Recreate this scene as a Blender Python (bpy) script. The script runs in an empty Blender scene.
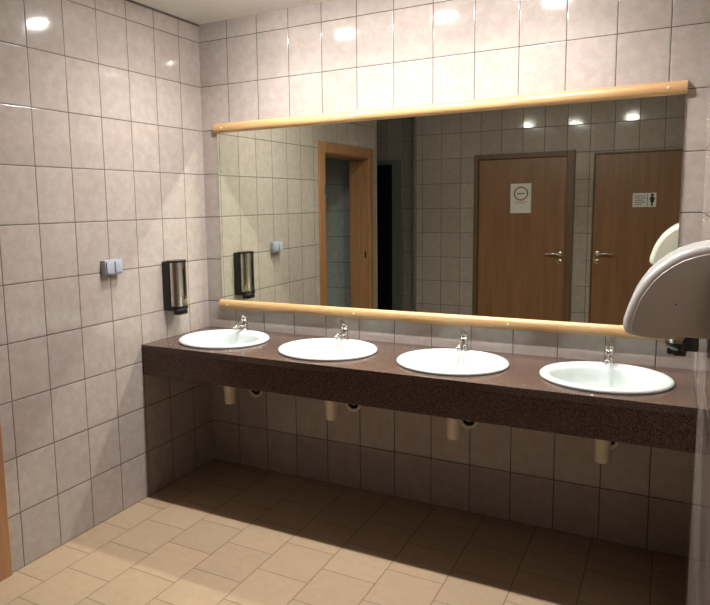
import bpy, bmesh, math, random
from mathutils import Vector, Matrix
random.seed(4)
S = bpy.context.scene
COL = S.collection

# ---------------------------------------------------------------- camera
F, PX, PY = 658.52, 308.21, 287.43
CX, CY, CZ = 2.4442, -3.1549, 1.5609
YAW, PIT, ROL = -0.5071, -0.1245, -0.0185
cd = bpy.data.cameras.new('camera')
cam = bpy.data.objects.new('camera', cd); COL.objects.link(cam); S.camera = cam
fw = Vector((math.sin(YAW)*math.cos(PIT), math.cos(YAW)*math.cos(PIT), math.sin(PIT)))
rt = Vector((math.cos(YAW), -math.sin(YAW), 0)); up = rt.cross(fw)
r2 = rt*math.cos(ROL) + up*math.sin(ROL); u2 = -rt*math.sin(ROL) + up*math.cos(ROL)
m = Matrix((r2, u2, -fw)).transposed().to_4x4(); m.translation = Vector((CX, CY, CZ))
cam.matrix_world = m
cd.sensor_fit = 'HORIZONTAL'; cd.sensor_width = 36; cd.lens = F*36/710
cd.shift_x = (355-PX)/710; cd.shift_y = -(302.5-PY)/710
cd.clip_start = 0.02

# ---------------------------------------------------------------- world, exposure
W = bpy.data.worlds.new('world'); S.world = W; W.use_nodes = True
W.node_tree.nodes['Background'].inputs[0].default_value = (0, 0, 0, 1)
S.view_settings.view_transform = 'Standard'; S.view_settings.look = 'None'
S.view_settings.gamma = 1; S.view_settings.use_curve_mapping = False
S.view_settings.exposure = -0.06
LIGHTS = [(0.687, -0.556), (1.284, -0.556), (1.861, -0.556)]
LAMP_E = 760
LAMP_W, LAMP_SPREAD = 10.5, 140
LAMP_COL = (1.0, 0.965, 0.93)
c = S.cycles
c.caustics_reflective = True; c.caustics_refractive = True; c.blur_glossy = 0
c.sample_clamp_indirect = 40; c.sample_clamp_direct = 0
c.max_bounces = 10; c.diffuse_bounces = 2; c.glossy_bounces = 6
c.use_denoising = True
c.use_adaptive_sampling = False
c.use_guiding = True; c.use_surface_guiding = True; c.guiding_training_samples = 64

# ---------------------------------------------------------------- node helpers
def lin(r, g, b):
    return tuple((v/255/12.92 if v/255 <= .04045 else ((v/255+.055)/1.055)**2.4) for v in (r, g, b)) + (1,)
class NT:
    def __init__(s, name):
        s.m = bpy.data.materials.new(name); s.m.use_nodes = True; s.t = s.m.node_tree
        s.b = s.t.nodes['Principled BSDF']
    def n(s, typ, **kw):
        nd = s.t.nodes.new(typ)
        for k, v in kw.items(): setattr(nd, k, v)
        return nd
    def put(s, sock, v):
        if isinstance(v, bpy.types.NodeSocket): s.t.links.new(v, sock)
        else: sock.default_value = v
    def math(s, op, *a):
        nd = s.n('ShaderNodeMath', operation=op)
        for i, v in enumerate(a): s.put(nd.inputs[i], v)
        return nd.outputs[0]
    def mix(s, f, a, b, typ='MIX'):
        nd = s.n('ShaderNodeMix', data_type='RGBA', blend_type=typ)
        s.put(nd.inputs[0], f); s.put(nd.inputs[6], a); s.put(nd.inputs[7], b)
        return nd.outputs[2]
    def rng(s, v, a, b, c0=0, d=1, smooth=True):
        nd = s.n('ShaderNodeMapRange', interpolation_type='SMOOTHSTEP' if smooth else 'LINEAR')
        for i, x in enumerate((v, a, b, c0, d)): s.put(nd.inputs[i], x)
        return nd.outputs[0]
    def noise(s, vec, scale, detail=3, rough=.55):
        nd = s.n('ShaderNodeTexNoise'); s.put(nd.inputs['Vector'], vec)
        nd.inputs['Scale'].default_value = scale; nd.inputs['Detail'].default_value = detail
        nd.inputs['Roughness'].default_value = rough
        return nd.outputs['Fac']
    def pos(s, scale=(1, 1, 1), obj=False):
        v = s.n('ShaderNodeTexCoord').outputs['Object'] if obj else s.n('ShaderNodeNewGeometry').outputs['Position']
        mp = s.n('ShaderNodeMapping'); s.put(mp.inputs[0], v); mp.inputs['Scale'].default_value = scale
        return mp.outputs[0]
    def comb(s, x, y, z):
        nd = s.n('ShaderNodeCombineXYZ')
        for i, v in enumerate((x, y, z)): s.put(nd.inputs[i], v)
        return nd.outputs[0]
    def set(s, **kw):
        for k, v in kw.items(): s.put(s.b.inputs[k.replace('_', ' ')], v)
        return s.m
    def bump(s, h, strength=1, dist=1, normal=None):
        nd = s.n('ShaderNodeBump'); nd.inputs['Strength'].default_value = strength
        nd.inputs['Distance'].default_value = dist; s.put(nd.inputs['Height'], h)
        if normal: s.put(nd.inputs['Normal'], normal)
        return nd.outputs[0]

def plain(name, col, rough=.5, metal=0, **kw):
    """one flat-coloured finish with a faint procedural unevenness"""
    t = NT(name); v = t.noise(t.pos(obj=True), 14, 2)
    k = t.rng(v, .3, .7, .96, 1.03, False)
    cc = t.mix(1.0, col, t.comb(k, k, k), 'MULTIPLY')
    return t.set(Base_Color=cc, Roughness=rough, Metallic=metal, **kw)

def tile_mat(name, ax, uo, tw=.2004, th=.25, vo=0.0, c1=(178, 167, 160), c2=(166, 154, 146), grout=(60, 52, 47),
             rough=.08, gw=.0022, tilt=.012, vax='Z', stagger=0.0, wav=.00035):
    t = NT(name)
    sp = t.n('ShaderNodeSeparateXYZ'); t.put(sp.inputs[0], t.n('ShaderNodeNewGeometry').outputs['Position'])
    u = t.math('DIVIDE', t.math('SUBTRACT', sp.outputs[ax], uo), tw)
    iu = t.math('FLOOR', u)
    v = t.math('DIVIDE', t.math('SUBTRACT', sp.outputs[vax], vo), th)
    if stagger:
        par = t.math('FLOORED_MODULO', iu, 2.0)
        v = t.math('SUBTRACT', v, t.math('MULTIPLY', par, stagger))
    iv = t.math('FLOOR', v)
    fu = t.math('SUBTRACT', u, iu); fv = t.math('SUBTRACT', v, iv)
    du = t.math('MULTIPLY', t.math('MINIMUM', fu, t.math('SUBTRACT', 1.0, fu)), tw)
    dv = t.math('MULTIPLY', t.math('MINIMUM', fv, t.math('SUBTRACT', 1.0, fv)), th)
    d = t.math('MINIMUM', du, dv)
    wn = t.n('ShaderNodeTexWhiteNoise', noise_dimensions='2D'); t.put(wn.inputs['Vector'], t.comb(iu, iv, 0.0))
    ws = t.n('ShaderNodeSeparateColor'); t.put(ws.inputs[0], wn.outputs['Color'])
    off = t.n('ShaderNodeVectorMath', operation='ADD')
    t.put(off.inputs[0], t.pos()); sc = t.n('ShaderNodeVectorMath', operation='SCALE')
    t.put(sc.inputs[0], wn.outputs['Color']); sc.inputs['Scale'].default_value = 9; t.put(off.inputs[1], sc.outputs[0])
    n1 = t.noise(off.outputs[0], 22, 6, .68); n2 = t.noise(off.outputs[0], 60, 3, .6)
    cc = t.mix(t.rng(n1, .30, .72), lin(*c2), lin(*c1))
    cc = t.mix(t.math('MULTIPLY', t.rng(n2, .45, .7), .25), cc, lin(*c2))
    k = t.rng(ws.outputs[0], 0, 1, .95, 1.03, False)
    cc = t.mix(1.0, cc, t.comb(k, k, k), 'MULTIPLY')
    g = t.rng(d, gw*.55, gw)                       # 0 in the joint, 1 on the tile
    cc = t.mix(g, lin(*grout), cc)
    rr = t.math('ADD', t.math('MULTIPLY', g, rough-.75), .75)
    hu = t.math('MULTIPLY', t.math('SUBTRACT', ws.outputs[1], .5), t.math('MULTIPLY', fu, tilt*tw*2))
    hv = t.math('MULTIPLY', t.math('SUBTRACT', ws.outputs[2], .5), t.math('MULTIPLY', fv, tilt*th*2))
    big = t.math('MULTIPLY', t.noise(t.pos(), 9, 1), wav)
    h = t.math('ADD', t.math('ADD', hu, hv), big)
    edge = t.math('MULTIPLY', t.rng(d, gw*.5, gw*2.6), .0012)
    h = t.math('ADD', h, edge)
    return t.set(Base_Color=cc, Roughness=rr, Normal=t.bump(h))

def wood_mat(name, c1, c2, axis='Z', rough=.35, fine=1.0):
    t = NT(name); sc = {'X': (1.2, 22, 22), 'Y': (22, 1.2, 22), 'Z': (22, 22, 1.2)}[axis]
    p = t.pos(sc)
    a = t.noise(p, 1.3*fine, 4, .6); b = t.noise(p, 6*fine, 3, .6)
    f = t.math('ADD', t.math('MULTIPLY', a, .65), t.math('MULTIPLY', b, .35))
    cc = t.mix(t.rng(f, .33, .66), lin(*c2), lin(*c1))
    return t.set(Base_Color=cc, Roughness=rough, Normal=t.bump(b, .15, .001))

def granite_mat(name):
    t = NT(name); p = t.pos()
    n1 = t.noise(p, 190, 5, .8); n2 = t.noise(p, 55, 3, .6)
    vo = t.n('ShaderNodeTexVoronoi'); t.put(vo.inputs['Vector'], p); vo.inputs['Scale'].default_value = 260
    cc = t.mix(t.rng(n1, .38, .62), lin(34, 26, 24), lin(112, 90, 81))
    cc = t.mix(t.rng(n2, .5, .7, 0, .45), cc, lin(88, 66, 60))
    cc = t.mix(t.rng(vo.outputs['Distance'], .05, .3, .55, 0), cc, lin(38, 26, 26))
    return t.set(Base_Color=cc, Roughness=.18, Specular_IOR_Level=.3)

def emis(name, col, st):
    t = NT(name)
    return t.set(Base_Color=(1, 1, 1, 1), Emission_Color=col+(1,), Emission_Strength=st)

M = {}
M['tile_left'] = tile_mat('glazed_tiles_left', 'Y', -.180-.2*.0)
M['tile_back'] = tile_mat('glazed_tiles_back', 'X', .196)
M['tile_front'] = tile_mat('glazed_tiles_front', 'X', .138)
M['tile_right'] = tile_mat('glazed_tiles_right', 'Y', -.15)
M['tile_side'] = tile_mat('glazed_tiles_side_room', 'Y', -.1, c1=(176, 180, 178), c2=(160, 164, 162))
M['tile_floor'] = tile_mat('floor_tiles', 'X', -.073, .25, .25, -.925, c1=(182, 158, 130), c2=(176, 151, 124), grout=(118, 97, 78),
                           rough=.42, gw=.0022, tilt=.012, vax='Y', stagger=.5)
M['paint'] = plain('ceiling_paint', lin(220, 216, 210), .8)
M['dark_gap'] = plain('shadow_gap_colour', lin(88, 80, 72), .8)
M['metal_trim'] = plain('grey_metal_trim', lin(150, 152, 150), .4, .6)
M['beech'] = wood_mat('light_beech', (198, 158, 110), (182, 142, 96), 'X', .38)
M['door_wood'] = wood_mat('brown_beech_door', (150, 108, 76), (132, 92, 62), 'Z', .35, .7)
M['frame_wood'] = wood_mat('brown_beech_frame', (168, 124, 86), (150, 106, 70), 'Z', .38)
M['frame_dark'] = wood_mat('dark_door_frame', (112, 84, 60), (96, 70, 50), 'Z', .4)
M['granite'] = granite_mat('red_brown_granite')
M['ceramic'] = plain('white_ceramic', lin(206, 214, 212), .07)
M['chrome'] = plain('chrome', lin(225, 225, 225), .08, 1)
M['steel'] = plain('polished_steel', lin(196, 196, 192), .2, 1)
M['black'] = plain('black_plastic', lin(14, 14, 14), .3)
M['hole'] = plain('dark_hole', lin(10, 10, 10), .9)
M['pvc'] = plain('white_pvc_pipe', lin(226, 216, 196), .35)
M['screw'] = plain('pale_screw', lin(214, 204, 186), .3)
M['switch'] = plain('grey_white_switch', lin(168, 174, 186), .3)
M['dryer'] = plain('white_enamel', lin(232, 230, 226), .22)
M['dryer_side'] = plain('dryer_side_plastic', lin(214, 208, 200), .4)
M['paper'] = plain('white_paper', lin(236, 236, 232), .8)
M['paper_grey'] = plain('grey_paper', lin(196, 200, 200), .8)
M['ink'] = plain('black_ink', lin(16, 14, 14), .7)
M['ink_grey'] = plain('grey_ink', lin(120, 120, 124), .8)
M['red'] = plain('dark_red_ink', lin(140, 34, 34), .7)
M['mirror'] = NT('silvered_glass').set(Base_Color=(.80, .85, .74, 1), Metallic=1.0, Roughness=0.0)
M['lamp'] = emis('lamp_lens', LAMP_COL, LAMP_E)

# ---------------------------------------------------------------- mesh helpers
def bx(bm, x0, x1, y0, y1, z0, z1, bev=0, seg=2):
    x0, x1 = sorted((x0, x1)); y0, y1 = sorted((y0, y1)); z0, z1 = sorted((z0, z1))
    vs = [bm.verts.new((x, y, z)) for x in (x0, x1) for y in (y0, y1) for z in (z0, z1)]
    fs = [bm.faces.new([vs[i] for i in q]) for q in ((0, 1, 3, 2), (4, 6, 7, 5), (0, 4, 5, 1), (2, 3, 7, 6), (0, 2, 6, 4), (1, 5, 7, 3))]
    if bev:
        es = list({e for f in fs for e in f.edges})
        bmesh.ops.bevel(bm, geom=es, offset=bev, segments=seg, profile=.5, affect='EDGES')
def rings(bm, rs, cap0=True, cap1=True):
    """skin a list of vertex-position rings"""
    V = [[bm.verts.new(p) for p in r] for r in rs]; n = len(rs[0])
    for a, b in zip(V, V[1:]):
        for i in range(n): bm.faces.new((a[i], a[(i+1) % n], b[(i+1) % n], b[i]))
    if cap0: bm.faces.new(V[0][::-1])
    if cap1: bm.faces.new(V[-1])
def lathe(bm, prof, cx=0, cy=0, n=32, ax='Z', **k):
    rs = []
    for r, z in prof:
        ring = []
        for i in range(n):
            a = 2*math.pi*i/n; p = (r*math.cos(a), r*math.sin(a), z)
            if ax == 'X': p = (p[2], p[0], p[1])
            if ax == 'Y': p = (p[1], p[2], p[0])
            ring.append((p[0]+cx, p[1]+cy, p[2]) if ax == 'Z' else p)
        rs.append(ring)
    rings(bm, rs, **k)
def tube(bm, pts, rad, n=16, close=True):
    pts = [Vector(p) for p in pts]; rs = []
    rad = rad if isinstance(rad, (list, tuple)) else [rad]*len(pts)
    ref = None
    for i, p in enumerate(pts):
        d = (pts[min(i+1, len(pts)-1)]-pts[max(i-1, 0)]).normalized()
        if ref is None:
            ref = Vector((0, 0, 1)) if abs(d.z) < .9 else Vector((1, 0, 0))
        a = (ref - d*ref.dot(d)).normalized(); b = d.cross(a); ref = a
        rs.append([tuple(p+rad[i]*(a*math.cos(2*math.pi*k/n)+b*math.sin(2*math.pi*k/n))) for k in range(n)])
    rings(bm, rs, close, close)
def smooth_path(pts, k=6):
    out = []; P = [Vector(p) for p in pts]
    P = [P[0]*2-P[1]]+P+[P[-1]*2-P[-2]]
    for i in range(1, len(P)-2):
        for j in range(k):
            t = j/k; a, b, c_, d = P[i-1:i+3]
            out.append(.5*((2*b)+(c_-a)*t+(2*a-5*b+4*c_-d)*t*t+(3*b-a-3*c_+d)*t**3))
    out.append(P[-2]); return out
def prism(bm, prof, y0, y1, bev=0, seg=3):
    """x-z outline extruded along y"""
    rings(bm, [[(x, y0, z) for x, z in prof], [(x, y1, z) for x, z in prof]])
def annulus(bm, ri, ro, xc, zc, y0, y1, N=48):
    c4 = [[bm.verts.new((xc+r*math.cos(2*math.pi*i/N), y, zc+r*math.sin(2*math.pi*i/N))) for i in range(N)] for r, y in ((ri, y0), (ri, y1), (ro, y1), (ro, y0))]
    for k in range(4):
        for i in range(N): bm.faces.new((c4[k][i], c4[k][(i+1) % N], c4[(k+1) % 4][(i+1) % N], c4[(k+1) % 4][i]))
def obj(name, bm, mat, parent=None, smooth=None, shift=None):
    bmesh.ops.recalc_face_normals(bm, faces=bm.faces)
    me = bpy.data.meshes.new(name); bm.to_mesh(me); bm.free()
    me.materials.append(M[mat]); o = bpy.data.objects.new(name, me); COL.objects.link(o)
    if smooth is not None:
        for p in me.polygons: p.use_smooth = True
        me.set_sharp_from_angle(angle=math.radians(smooth))
    if parent: o.parent = parent
    return o
def B(): return bmesh.new()
def tag(o, label=None, cat=None, group=None, kind=None):
    for k, v in (('label', label), ('category', cat), ('group', group), ('kind', kind)):
        if v: o[k] = v
    return o
def thing(name, loc, label=None, cat=None, group=None, kind=None, rz=0):
    o = bpy.data.objects.new(name, None); COL.objects.link(o); o.location = loc; o.rotation_euler.z = rz
    o.empty_display_size = .05
    return tag(o, label, cat, group, kind)
def copy_tree(o, parent=None):
    n = o.copy(); COL.objects.link(n); n.parent = parent
    for ch in list(o.children): copy_tree(ch, n)
    return n
def structure(name, boxes, mat, label=None):
    bm = B()
    for b in boxes: bx(bm, *b)
    o = obj(name, bm, mat); o['kind'] = 'structure'
    if label: o['label'] = label
    return o

# ---------------------------------------------------------------- room shell
RX, FY, H = 2.543, -3.5, 2.6          # right wall, wall with the doors, ceiling
DL0, DL1, DLZ, TH = -1.55, -2.42, 1.98, .17   # doorway in the left wall
WE = -2.62                             # end of the left wall
structure('floor', [(-1.6, RX+.1, -5.2, .1, -.1, 0)], 'tile_floor', 'beige square floor tiles laid in offset rows')
structure('ceiling', [(-1.6, RX+.1, -5.2, .1, H, H+.1)], 'paint', 'plain pale painted ceiling')
structure('wall_back', [(-.17, RX+.1, 0, .1, 0, H)], 'tile_back', 'pale pinkish tiled wall behind the mirror and basins')
structure('wall_left', [(-TH, 0, DL0, 0, 0, H), (-TH, 0, DL1, DL0, DLZ, H), (-TH, 0, WE, DL1, 0, H)], 'tile_left',
          'pale pinkish tiled wall with the switch and soap dispenser')
structure('wall_right', [(RX, RX+.1, -5.2, 0, 0, H)], 'tile_right', 'tiled wall carrying the hand dryer')
# wall with the two doors, seen in the mirror
D1 = (.677, 1.618, 2.02); D2 = (1.775, 2.535, 1.985)
structure('wall_front', [(.06, D1[0], FY-.12, FY, 0, H), (D1[0], D1[1], FY-.12, FY, D1[2], H), (D1[1], D2[0], FY-.12, FY, 0, H),
                         (D2[0], D2[1], FY-.12, FY, D2[2], H), (D2[1], RX, FY-.12, FY, 0, H)], 'tile_front',
          'tiled wall with two brown doors, seen in the mirror')
structure('wall_passage', [(-1.6, -.76, -4.1, -4.0, 0, H), (-.76, -.27, -4.1, -4.0, 2.0, H), (-.27, .06, -4.1, -4.0, 0, H)], 'tile_front',
          'dim tiled wall at the end of the passage')
structure('wall_side_room', [(-1.3, -1.2, -2.62, -.4, 0, H), (-1.2, -TH, -.5, -.4, 0, H), (-1.3, -TH, -2.72, -2.62, 0, H)], 'tile_side',
          'grey tiled wall of the room beyond the doorway')
structure('trim_1', [(0, .006, WE, 0, H-.010, H)], 'dark_gap', 'dark strip painted as the shadow gap between left wall and ceiling')  # thin strip coloured dark as the shadow line under the ceiling
structure('trim_2', [(.045, .075, FY, FY+.012, 0, H)], 'metal_trim', 'thin metal corner strip')

# doors
def lever(parent, x, z, direction, y):
    h = B(); tube(h, [(x, y, z), (x, y+.045, z)], .009)
    tube(h, smooth_path([(x, y+.045, z), (x+direction*.02, y+.05, z), (x+direction*.07, y+.052, z+.003), (x+direction*.13, y+.048, z-.002)]), .0085)
    hn = obj('door_handle', h, 'chrome', parent, 50)
    r = B(); lathe(r, [(.024, y), (.024, y+.006), (.02, y+.008)], n=28, ax='Y'); bmesh.ops.translate(r, verts=r.verts, vec=(x, 0, z))
    obj('rosette', r, 'steel', parent, 50)
    k = B(); lathe(k, [(.022, y), (.022, y+.006), (.018, y+.008)], n=28, ax='Y'); bmesh.ops.translate(k, verts=k.verts, vec=(x, 0, z-.075))
    obj('keyhole_plate', k, 'steel', parent, 50)
    k = B(); bx(k, x-.004, x+.004, y+.006, y+.0095, z-.088, z-.064); obj('keyhole', k, 'hole', parent)

d1 = thing('door_1', (0, 0, 0), 'brown wooden door with a raised frame and a round notice, seen in the mirror', kind='structure')
bm = B(); x0, x1, zt = D1; fwid = .068
bx(bm, x0, x0+.045, FY-.12, FY+.02, 0, zt, .003); bx(bm, x1-fwid, x1, FY-.12, FY+.02, 0, zt, .003); bx(bm, x0+.045, x1-fwid, FY-.12, FY+.02, zt-.05, zt, .003)
obj('door_frame', bm, 'frame_dark', d1)
bm = B(); bx(bm, x0+.048, x1-fwid-.003, FY-.045, FY-.003, .006, zt-.053, .003); lf = obj('door_leaf', bm, 'door_wood', d1)
lever(lf, 1.505, 1.055, -1, FY-.003)
d2 = thing('door_2', (0, 0, 0), 'flat brown wooden door beside the right wall, seen in the mirror', kind='structure')
bm = B(); x0, x1, zt = D2
bx(bm, x0, x0+.014, FY-.12, FY+.004, 0, zt, .002); bx(bm, x1-.014, x1, FY-.12, FY+.004, 0, zt, .002); bx(bm, x0+.014, x1-.014, FY-.12, FY+.004, zt-.014, zt, .002)
obj('door_frame', bm, 'frame_dark', d2)
bm = B(); bx(bm, x0+.016, x1-.016, FY-.045, FY-.001, .006, zt-.016, .003); lf = obj('door_leaf', bm, 'door_wood', d2)
lever(lf, 1.835, 1.065, 1, FY-.001)

# doorway in the left wall
d3 = thing('door_3', (0, 0, 0), 'open doorway with a beech frame in the left wall', kind='structure')
bm = B(); f0, f1, fz = -1.452, -2.50, 2.055
bx(bm, -.02, .015, DL0, f0, 0, fz, .004); bx(bm, -.02, .015, f1, DL1, 0, fz, .004); bx(bm, -.02, .015, DL1, DL0, DLZ-.01, fz, .004)
obj('door_frame', bm, 'frame_wood', d3)
bm = B(); bx(bm, -TH-.01, .0, DL0-.012, DL0, 0, DLZ); bx(bm, -TH-.01, 0, DL1, DL1+.02, 0, DLZ); bx(bm, -TH-.01, 0, DL1+.02, DL0-.012, DLZ-.02, DLZ)
obj('door_jamb', bm, 'frame_wood', d3)
bm = B(); bx(bm, -.032, -.018, DL1+.02, DL1+.023, 1.07, 1.13, .001); obj('strike_plate', bm, 'steel', d3)
bm = B(); lathe(bm, [(.008, 0), (.008, .07)], n=16); bmesh.ops.translate(bm, verts=bm.verts, vec=(.012, DL0+.012, 1.65)); obj('hinge', bm, 'steel', d3, 50)

# metal framed dark opening at the end of the passage
d4 = thing('door_4', (0, 0, 0), 'dark opening with a grey metal frame at the end of the passage', kind='structure')
bm = B(); bx(bm, -.39, -.27, -4.1, -3.97, 0, 2.0, .003); obj('door_frame', bm, 'metal_trim', d4)
bm = B(); bx(bm, -.86, -.27, -4.1, -3.97, 2.0, 2.05, .003); obj('frame_head', bm, 'metal_trim', d4)
bm = B(); bx(bm, -.76, -.39, -4.09, -4.05, 0.005, 1.998); obj('door_leaf', bm, 'black', d4)  # black panel standing in for the unlit space behind the opening

# ---------------------------------------------------------------- ceiling lamps
lamp_lab = ['small oval ceiling lamp nearest the left wall, over the basins', 'small oval ceiling lamp in the middle of the row over the basins',
            'small oval ceiling lamp nearest the right wall, over the basins']
def make_lamp():
    t = thing('ceiling_lamp', (0, 0, H), 'x', 'ceiling light', 'small lamps above the basins')
    e = lambda k, z: [(k*.075*math.cos(2*math.pi*i/40), k*.046*math.sin(2*math.pi*i/40), z) for i in range(40)]
    b = B(); rings(b, [e(1, 0), e(1, -.014), e(.93, -.02), e(.8, -.02)]); obj('housing', b, 'ceramic', t, 50)
    e = lambda k, z: [(k*.060*math.cos(2*math.pi*i/20), k*.025*math.sin(2*math.pi*i/20), z) for i in range(20)]
    b = B(); rings(b, [e(.9, -.0205), e(.9, -.026), e(.8, -.030)]); obj('lens', b, 'lamp', t)
    ld = bpy.data.lights.new('beam', 'AREA'); ld.shape = 'ELLIPSE'; ld.size = .10; ld.size_y = .04; ld.energy = LAMP_W
    ld.color = LAMP_COL; ld.spread = math.radians(LAMP_SPREAD)
    lo = bpy.data.objects.new('beam', ld); COL.objects.link(lo); lo.parent = t; lo.location = (0, 0, -.032)
    return t
L0 = make_lamp()
for i, (x, y) in enumerate(LIGHTS):
    o = L0 if i == 0 else copy_tree(L0); o.location = (x, y, H); o['label'] = lamp_lab[i]
# unseen fill lamp, added round the corner to brighten the side room
t = thing('side_fill_lamp', (-.8, -.505, 2.2), 'small round fill lamp added unseen inside the side room', 'lamp')
b = B(); lathe(b, [(.07, 0), (.07, -.02), (.05, -.05)], n=24, ax='Y'); obj('fill_housing', b, 'paper', t, 50)
M['fill_dim'] = emis('dim_fill', (.85, .93, 1.0), 18)
b = B(); lathe(b, [(.045, -.05), (.03, -.06)], n=24, ax='Y'); obj('lamp_lens', b, 'fill_dim', t)

# ---------------------------------------------------------------- vanity counter
CT, CF, CB = .842, -.59, .68
BX = [.331+.6313*k for k in range(4)]; BY, BA, BB = -.302, .25, .238
counter = thing('washbasin_counter', (RX/2, 0, CB), 'long red-brown granite counter with a dark deep front, holding four basins', 'counter')
def off(bm): bmesh.ops.translate(bm, verts=bm.verts, vec=(-RX/2, 0, -CB)); return bm
cu = bpy.data.curves.new('slab', 'CURVE'); cu.dimensions = '2D'; cu.fill_mode = 'BOTH'; cu.extrude = .015
def spl(pts):
    s = cu.splines.new('POLY'); s.points.add(len(pts)-1); s.use_cyclic_u = True
    for p, q in zip(s.points, pts): p.co = (q[0], q[1], 0, 1)
spl([(0.001, CF), (RX-.001, CF), (RX-.001, -.001), (0.001, -.001)])
for x in BX: spl([(x+.232*math.cos(a*math.pi/24), BY+.219*math.sin(a*math.pi/24)) for a in range(48)])
co = bpy.data.objects.new('slab', cu); COL.objects.link(co)
bpy.context.view_layer.update()
me = bpy.data.meshes.new_from_object(co.evaluated_get(bpy.context.evaluated_depsgraph_get()))
bpy.data.objects.remove(co); bpy.data.curves.remove(cu)
for v in me.vertices: v.co += Vector((-RX/2, 0, CT-.015-CB))
me.materials.clear(); me.materials.append(M['granite']); me.name = 'worktop'
wt = bpy.data.objects.new('worktop', me); COL.objects.link(wt); wt.parent = counter
bm = B(); bx(bm, .001, RX-.001, CF+.002, CF+.022, CB, CT-.0305, .0015); obj('front_panel', off(bm), 'granite', counter)

# basins
def ell(cx, cy, a, b, z, n=64, p=1.0):
    return [(cx+a*math.cos(2*math.pi*i/n), cy+b*math.sin(2*math.pi*i/n), z) for i in range(n)]
def make_basin():
    t = thing('washbasin', (0, 0, 0), 'x', 'basin', 'oval washbasins set into the counter')
    b = B(); o = -.022
    rings(b, [ell(0, 0, .229, .216, -.05), ell(0, 0, .231, .218, .0005), ell(0, 0, .247, .235, .0008), ell(0, 0, .25, .238, .005), ell(0, 0, .249, .237, .010), ell(0, 0, .243, .231, .015),
              ell(0, -.002, .232, .219, .0165), ell(0, o*.9, .214, .186, .0155), ell(0, o, .207, .178, .011), ell(0, o, .200, .170, .000), ell(0, o, .190, .160, -.025),
              ell(0, o, .172, .143, -.060), ell(0, o, .143, .118, -.095), ell(0, o, .102, .084, -.120), ell(0, o, .055, .047, -.133), ell(0, o, .028, .028, -.137),
              ell(0, o, .028, .028, -.16), ell(0, o, .07, .06, -.150), ell(0, o, .16, .135, -.105), ell(0, o*.8, .205, .178, -.055)], cap0=False, cap1=False)
    # close the outer skin
    obj('bowl', b, 'ceramic', t, 60)
    b = B(); lathe(b, [(.0275, -.138), (.0275, -.1335), (.02, -.132), (.012, -.136), (.003, -.137)], cy=o, n=28); obj('drain', b, 'ceramic', t, 50)
    return t
def make_tap():
    t = thing('tap', (0, 0, 0), 'x', 'tap', 'chrome taps on the basins')
    b = B(); lathe(b, [(.024, 0), (.024, .004), (.019, .008), (.0175, .03), (.018, .052), (.016, .058)], n=28); obj('tap_body', b, 'chrome', t, 50)
    b = B(); P = smooth_path([(0, -.008, .034), (0, -.035, .040), (0, -.070, .040), (0, -.098, .030)], 5)
    tube(b, P, [.0125-.003*i/(len(P)-1) for i in range(len(P))]); s = obj('spout', b, 'chrome', t, 50)
    b = B(); lathe(b, [(.009, -.004), (.009, .006)], n=20); bmesh.ops.translate(b, verts=b.verts, vec=(0, -.095, .022)); obj('aerator', b, 'steel', s, 50)
    b = B(); lathe(b, [(.016, .058), (.019, .064), (.019, .072), (.014, .079)], n=28)
    P = smooth_path([(0, .002, .072), (0, -.010, .086), (0, -.030, .098)], 4); tube(b, P, [.0105, .0105, .010, .0098, .0095, .0095, .009, .010, .0105][:len(P)])
    obj('lever', b, 'chrome', t, 50)
    return t
def make_trap():
    t = thing('drain_trap', (0, 0, 0), 'x', 'pipe', 'plastic drain traps under the counter')
    b = B(); tube(b, smooth_path([(0, -.05, -.026), (0, -.045, -.045), (0, -.012, -.07), (0, 0, -.09), (0, 0, -.16)], 4), .016); obj('tailpipe', b, 'pvc', t, 50)
    b = B(); lathe(b, [(.02, -.115), (.032, -.12), (.033, -.15), (.030, -.153), (.030, -.218), (.027, -.224), (.012, -.227)], n=28); obj('trap_body', b, 'pvc', t, 50)
    b = B(); tube(b, smooth_path([(0, .028, -.100), (0, .12, -.100), (0, .20, -.104), (0, .235, -.130), (0, .245, -.180), (0, .255, -.205), (0, .268, -.212)], 6), .015)
    obj('outlet_pipe', b, 'pvc', t, 50)
    b = B(); annulus(b, .034, .048, 0, -.212, .255, .268); obj('wall_flange', b, 'pvc', t, 40)
    b = B(); lathe(b, [(.0345, .2655), (.0345, .268)], n=28, ax='Y'); bmesh.ops.translate(b, verts=b.verts, vec=(0, 0, -.212)); obj('wall_hole', b, 'hole', t)
    return t
where = ['nearest the left wall', 'second from the left wall', 'third from the left wall', 'nearest the right wall']
b0, t0, p0 = make_basin(), make_tap(), make_trap()
for i, x in enumerate(BX):
    o = b0 if i == 0 else copy_tree(b0); o.location = (x, BY, CT); o['label'] = 'white oval basin %s, set in the granite counter' % where[i]
    o = t0 if i == 0 else copy_tree(t0); o.location = (x, -.105, CT+.0163); o['label'] = 'small chrome lever tap on the white basin %s' % where[i]
    o = p0 if i == 0 else copy_tree(p0); o.location = (x, -.268, CT-.14); o['label'] = 'white plastic drain trap under the basin %s' % where[i]

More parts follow.
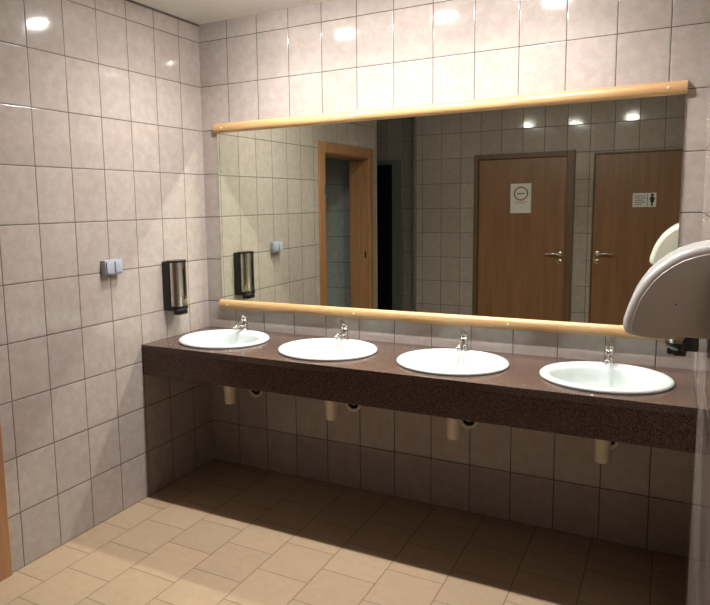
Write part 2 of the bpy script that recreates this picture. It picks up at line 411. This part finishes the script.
# ---------------------------------------------------------------- mirror
mx0, mx1 = .100, 2.468
mir = thing('wall_mirror', (1.28, 0, .96), 'wide wall mirror between two beech rails above the counter', 'mirror')
def mo(bm): bmesh.ops.translate(bm, verts=bm.verts, vec=(-1.28, 0, -.96)); return bm
bm = B(); bx(bm, mx0+.012, mx1-.006, -.008, -.002, .975, 2.0); obj('mirror_glass', mo(bm), 'mirror', mir)
for z in (.986, 2.007):
    bm = B(); n = 14; prof = []
    for i in range(n+1):
        a = math.pi*i/n; prof.append((-.001-.030*math.sin(a)**.8, z-.0275*math.cos(a)))
    rings(bm, [[(mx0, y, zz) for y, zz in prof], [(mx1, y, zz) for y, zz in prof]])
    rail = obj('rail', mo(bm), 'beech', mir, 40)
    for x in (.16, .98, 1.78, 2.40):
        bm = B(); lathe(bm, [(.006, -.029), (.006, -.032), (.004, -.0335)], n=16, ax='Y'); bmesh.ops.translate(bm, verts=bm.verts, vec=(x, 0, z))
        obj('screw', mo(bm), 'screw', rail, 50)

# ---------------------------------------------------------------- soap dispensers
def make_soap():
    """back on the plane x=0, facing +x, origin at the back bottom"""
    t = thing('soap_dispenser', (0, 0, 0), 'x', 'soap dispenser')
    b = B(); bx(b, 0, .052, -.057, .057, .03, .292, .006, 3); obj('back_plate', b, 'black', t, 40)
    b = B(); pr = [(.03, -.052)]; 
    for i in range(17):
        a = -math.pi/2+math.pi*i/16; pr.append((.058+.042*math.cos(a), .052*math.sin(a)))
    pr.append((.03, .052))
    rings(b, [[(x, y, .052) for x, y in pr], [(x, y, .286) for x, y in pr]]); obj('cover', b, 'steel', t, 35)
    b = B(); rings(b, [[(x*1.0+.002*(x > .05), y*1.05, .286) for x, y in pr], [(x+.002*(x > .05), y*1.05, .296) for x, y in pr]]); obj('top_cap', b, 'black', t, 35)
    b = B(); rings(b, [[(.03+(x-.03)*.93, y*.9, .028) for x, y in pr], [(x+.003*(x > .05), y*1.06, .040) for x, y in pr], [(x+.003*(x > .05), y*1.06, .054) for x, y in pr]]); obj('base', b, 'black', t, 35)
    b = B(); bx(b, .035, .078, -.022, .022, .004, .03, .004); bx(b, .07, .098, -.026, .026, .008, .032, .006); obj('push_lever', b, 'black', t, 40)
    b = B(); bx(b, .0995, .1005, -.006, .006, .09, .25, .0004); obj('level_window', b, 'black', t)
    return t
s1 = make_soap(); s1.location = (0, -.345, .966); s1.scale = (1.04,)*3; tag(s1, 'black and steel soap dispenser on the left wall by the mirror', 'soap dispenser', 'wall soap dispensers')
s2 = copy_tree(s1); s2.location = (RX, -.345, .968); s2.rotation_euler.z = math.pi; s2['label'] = 'black soap dispenser on the right wall, half hidden below the hand dryer'

# ---------------------------------------------------------------- switch
sw = thing('light_switch', (0, -.785, 1.238), 'double grey-white surface switch on the left tiled wall', 'switch')
bm = B(); bx(bm, 0, .032, -.056, .056, 0, .072, .003); obj('switch_box', bm, 'switch', sw, 40)
for s in (-1, 1):
    bm = B(); bx(bm, .031, .040, s*.028-.023, s*.028+.023, .008, .064, .002); obj('rocker', bm, 'switch', sw, 40)

# ---------------------------------------------------------------- hand dryer on the right wall
dr = thing('hand_dryer', (RX, -1.08, 1.19), 'large white dome-shaped hand dryer on the right wall', 'hand dryer')
out = [(2.543, 1.2), (2.455, 1.2), (2.445, 1.192), (2.40, 1.190), (2.352, 1.193), (2.339, 1.200), (2.333, 1.214), (2.334, 1.236), (2.344, 1.272), (2.355, 1.303), (2.370, 1.331), (2.388, 1.359), (2.409, 1.382),
       (2.434, 1.403), (2.462, 1.421), (2.495, 1.434), (2.526, 1.442), (2.543, 1.444)]
cxm, czm = 2.48, 1.27
def sc(k, e=0): # outline drawn in towards the wall foot
    return [((x-RX)*k, (z-1.195)*k+.005) if x < RX-.001 else (0.0, (z-1.195)*k+.005) for x, z in out]
bm = B(); hw = .12; R = .028
rr_ = []
for s, seq in ((-1, range(0, 7)), (1, range(6, -1, -1))):
    for i in seq:
        a = math.pi/2*i/6; ins = R*(1-math.sin(a)); y = s*(hw-R*(1-math.cos(a)) if False else hw-R+R*math.cos(a))
        k = 1-ins/.235
        rr_.append([(x, y, z) for x, z in sc(k)])
rings(bm, rr_); obj('cover', bm, 'dryer', dr, 50)
for s in (-1, 1):
    bm = B(); rings(bm, [[(x, s*(hw-.002), z+.003) for x, z in sc(.90)], [(x, s*(hw+.0025), z+.003) for x, z in sc(.89)]]); pnl = obj('side_panel', bm, 'dryer_side', dr, 30)
    bm = B(); lathe(bm, [(.0025, s*(hw+.002)), (.0025, s*(hw+.0035))], n=12, ax='Y'); bmesh.ops.translate(bm, verts=bm.verts, vec=(-.085, 0, .095)); obj('screw', bm, 'ink_grey', pnl)
bm = B(); bx(bm, -.15, -.06, -.05, .05, -.012, .004, .004); obj('air_nozzle', bm, 'dryer_side', dr, 30)

# ---------------------------------------------------------------- notices on the doors
yn = FY-.003+.0005
n1 = thing('door_notice', (1.131, yn, 1.587), 'white paper notice with a dark red ring on the framed brown door', 'sign')
bm = B(); bx(bm, -.097, .097, 0, .0008, -.142, .142); obj('sheet', bm, 'paper', n1)
bm = B(); N = 48
zc = .046; ri, ro = .056, .067; V = []
annulus(bm, ri, ro, .002, zc, .0007, .0012); obj('red_ring', bm, 'red', n1)
bm = B(); bx(bm, -.035, -.002, .0007, .0012, .040, .050); bx(bm, .002, .014, .0007, .0012, .037, .053); bx(bm, .017, .037, .0007, .0012, .042, .051); obj('printed_word', bm, 'ink', n1)
bm = B()
for z, w in ((-.033, .07), (-.047, .045)): bx(bm, -w, w*.9, .0007, .0011, z-.002, z+.002)
obj('printed_line', bm, 'ink_grey', n1)
n2 = thing('toilet_sign', (2.203, FY-.001+.0005, 1.55), 'small white sign with a black figure on the flat brown door', 'sign')
bm = B(); bx(bm, -.094, .094, 0, .0012, -.062, .062, .0004); obj('plate', bm, 'paper', n2)
bm = B(); fx = .062
lathe(bm, [(.0125, .001), (.0125, .0018)], n=20, ax='Y'); bmesh.ops.translate(bm, verts=bm.verts, vec=(fx, 0, .044))
fig = [(-.012, .03), (.012, .03), (.024, .004), (.019, 0), (.013, .010), (.016, -.02), (.007, -.02), (.007, -.052), (-.007, -.052), (-.007, -.02), (-.016, -.02), (-.013, .010), (-.019, 0), (-.024, .004)]
rings(bm, [[(fx+x, .001, z) for x, z in fig], [(fx+x, .0018, z) for x, z in fig]]); obj('figure', bm, 'ink', n2)
bm = B(); bx(bm, .022, .026, .001, .0016, -.056, .056); obj('divider', bm, 'ink', n2)
bm = B()
for i, (a, w) in enumerate(((-.08, .085), (-.08, .095), (-.078, .07), (-.08, .09), (-.08, .06))):
    bx(bm, a, a+w, .001, .0016, .036-i*.019-.003, .036-i*.019+.004)
obj('printed_line', bm, 'ink_grey', n2)
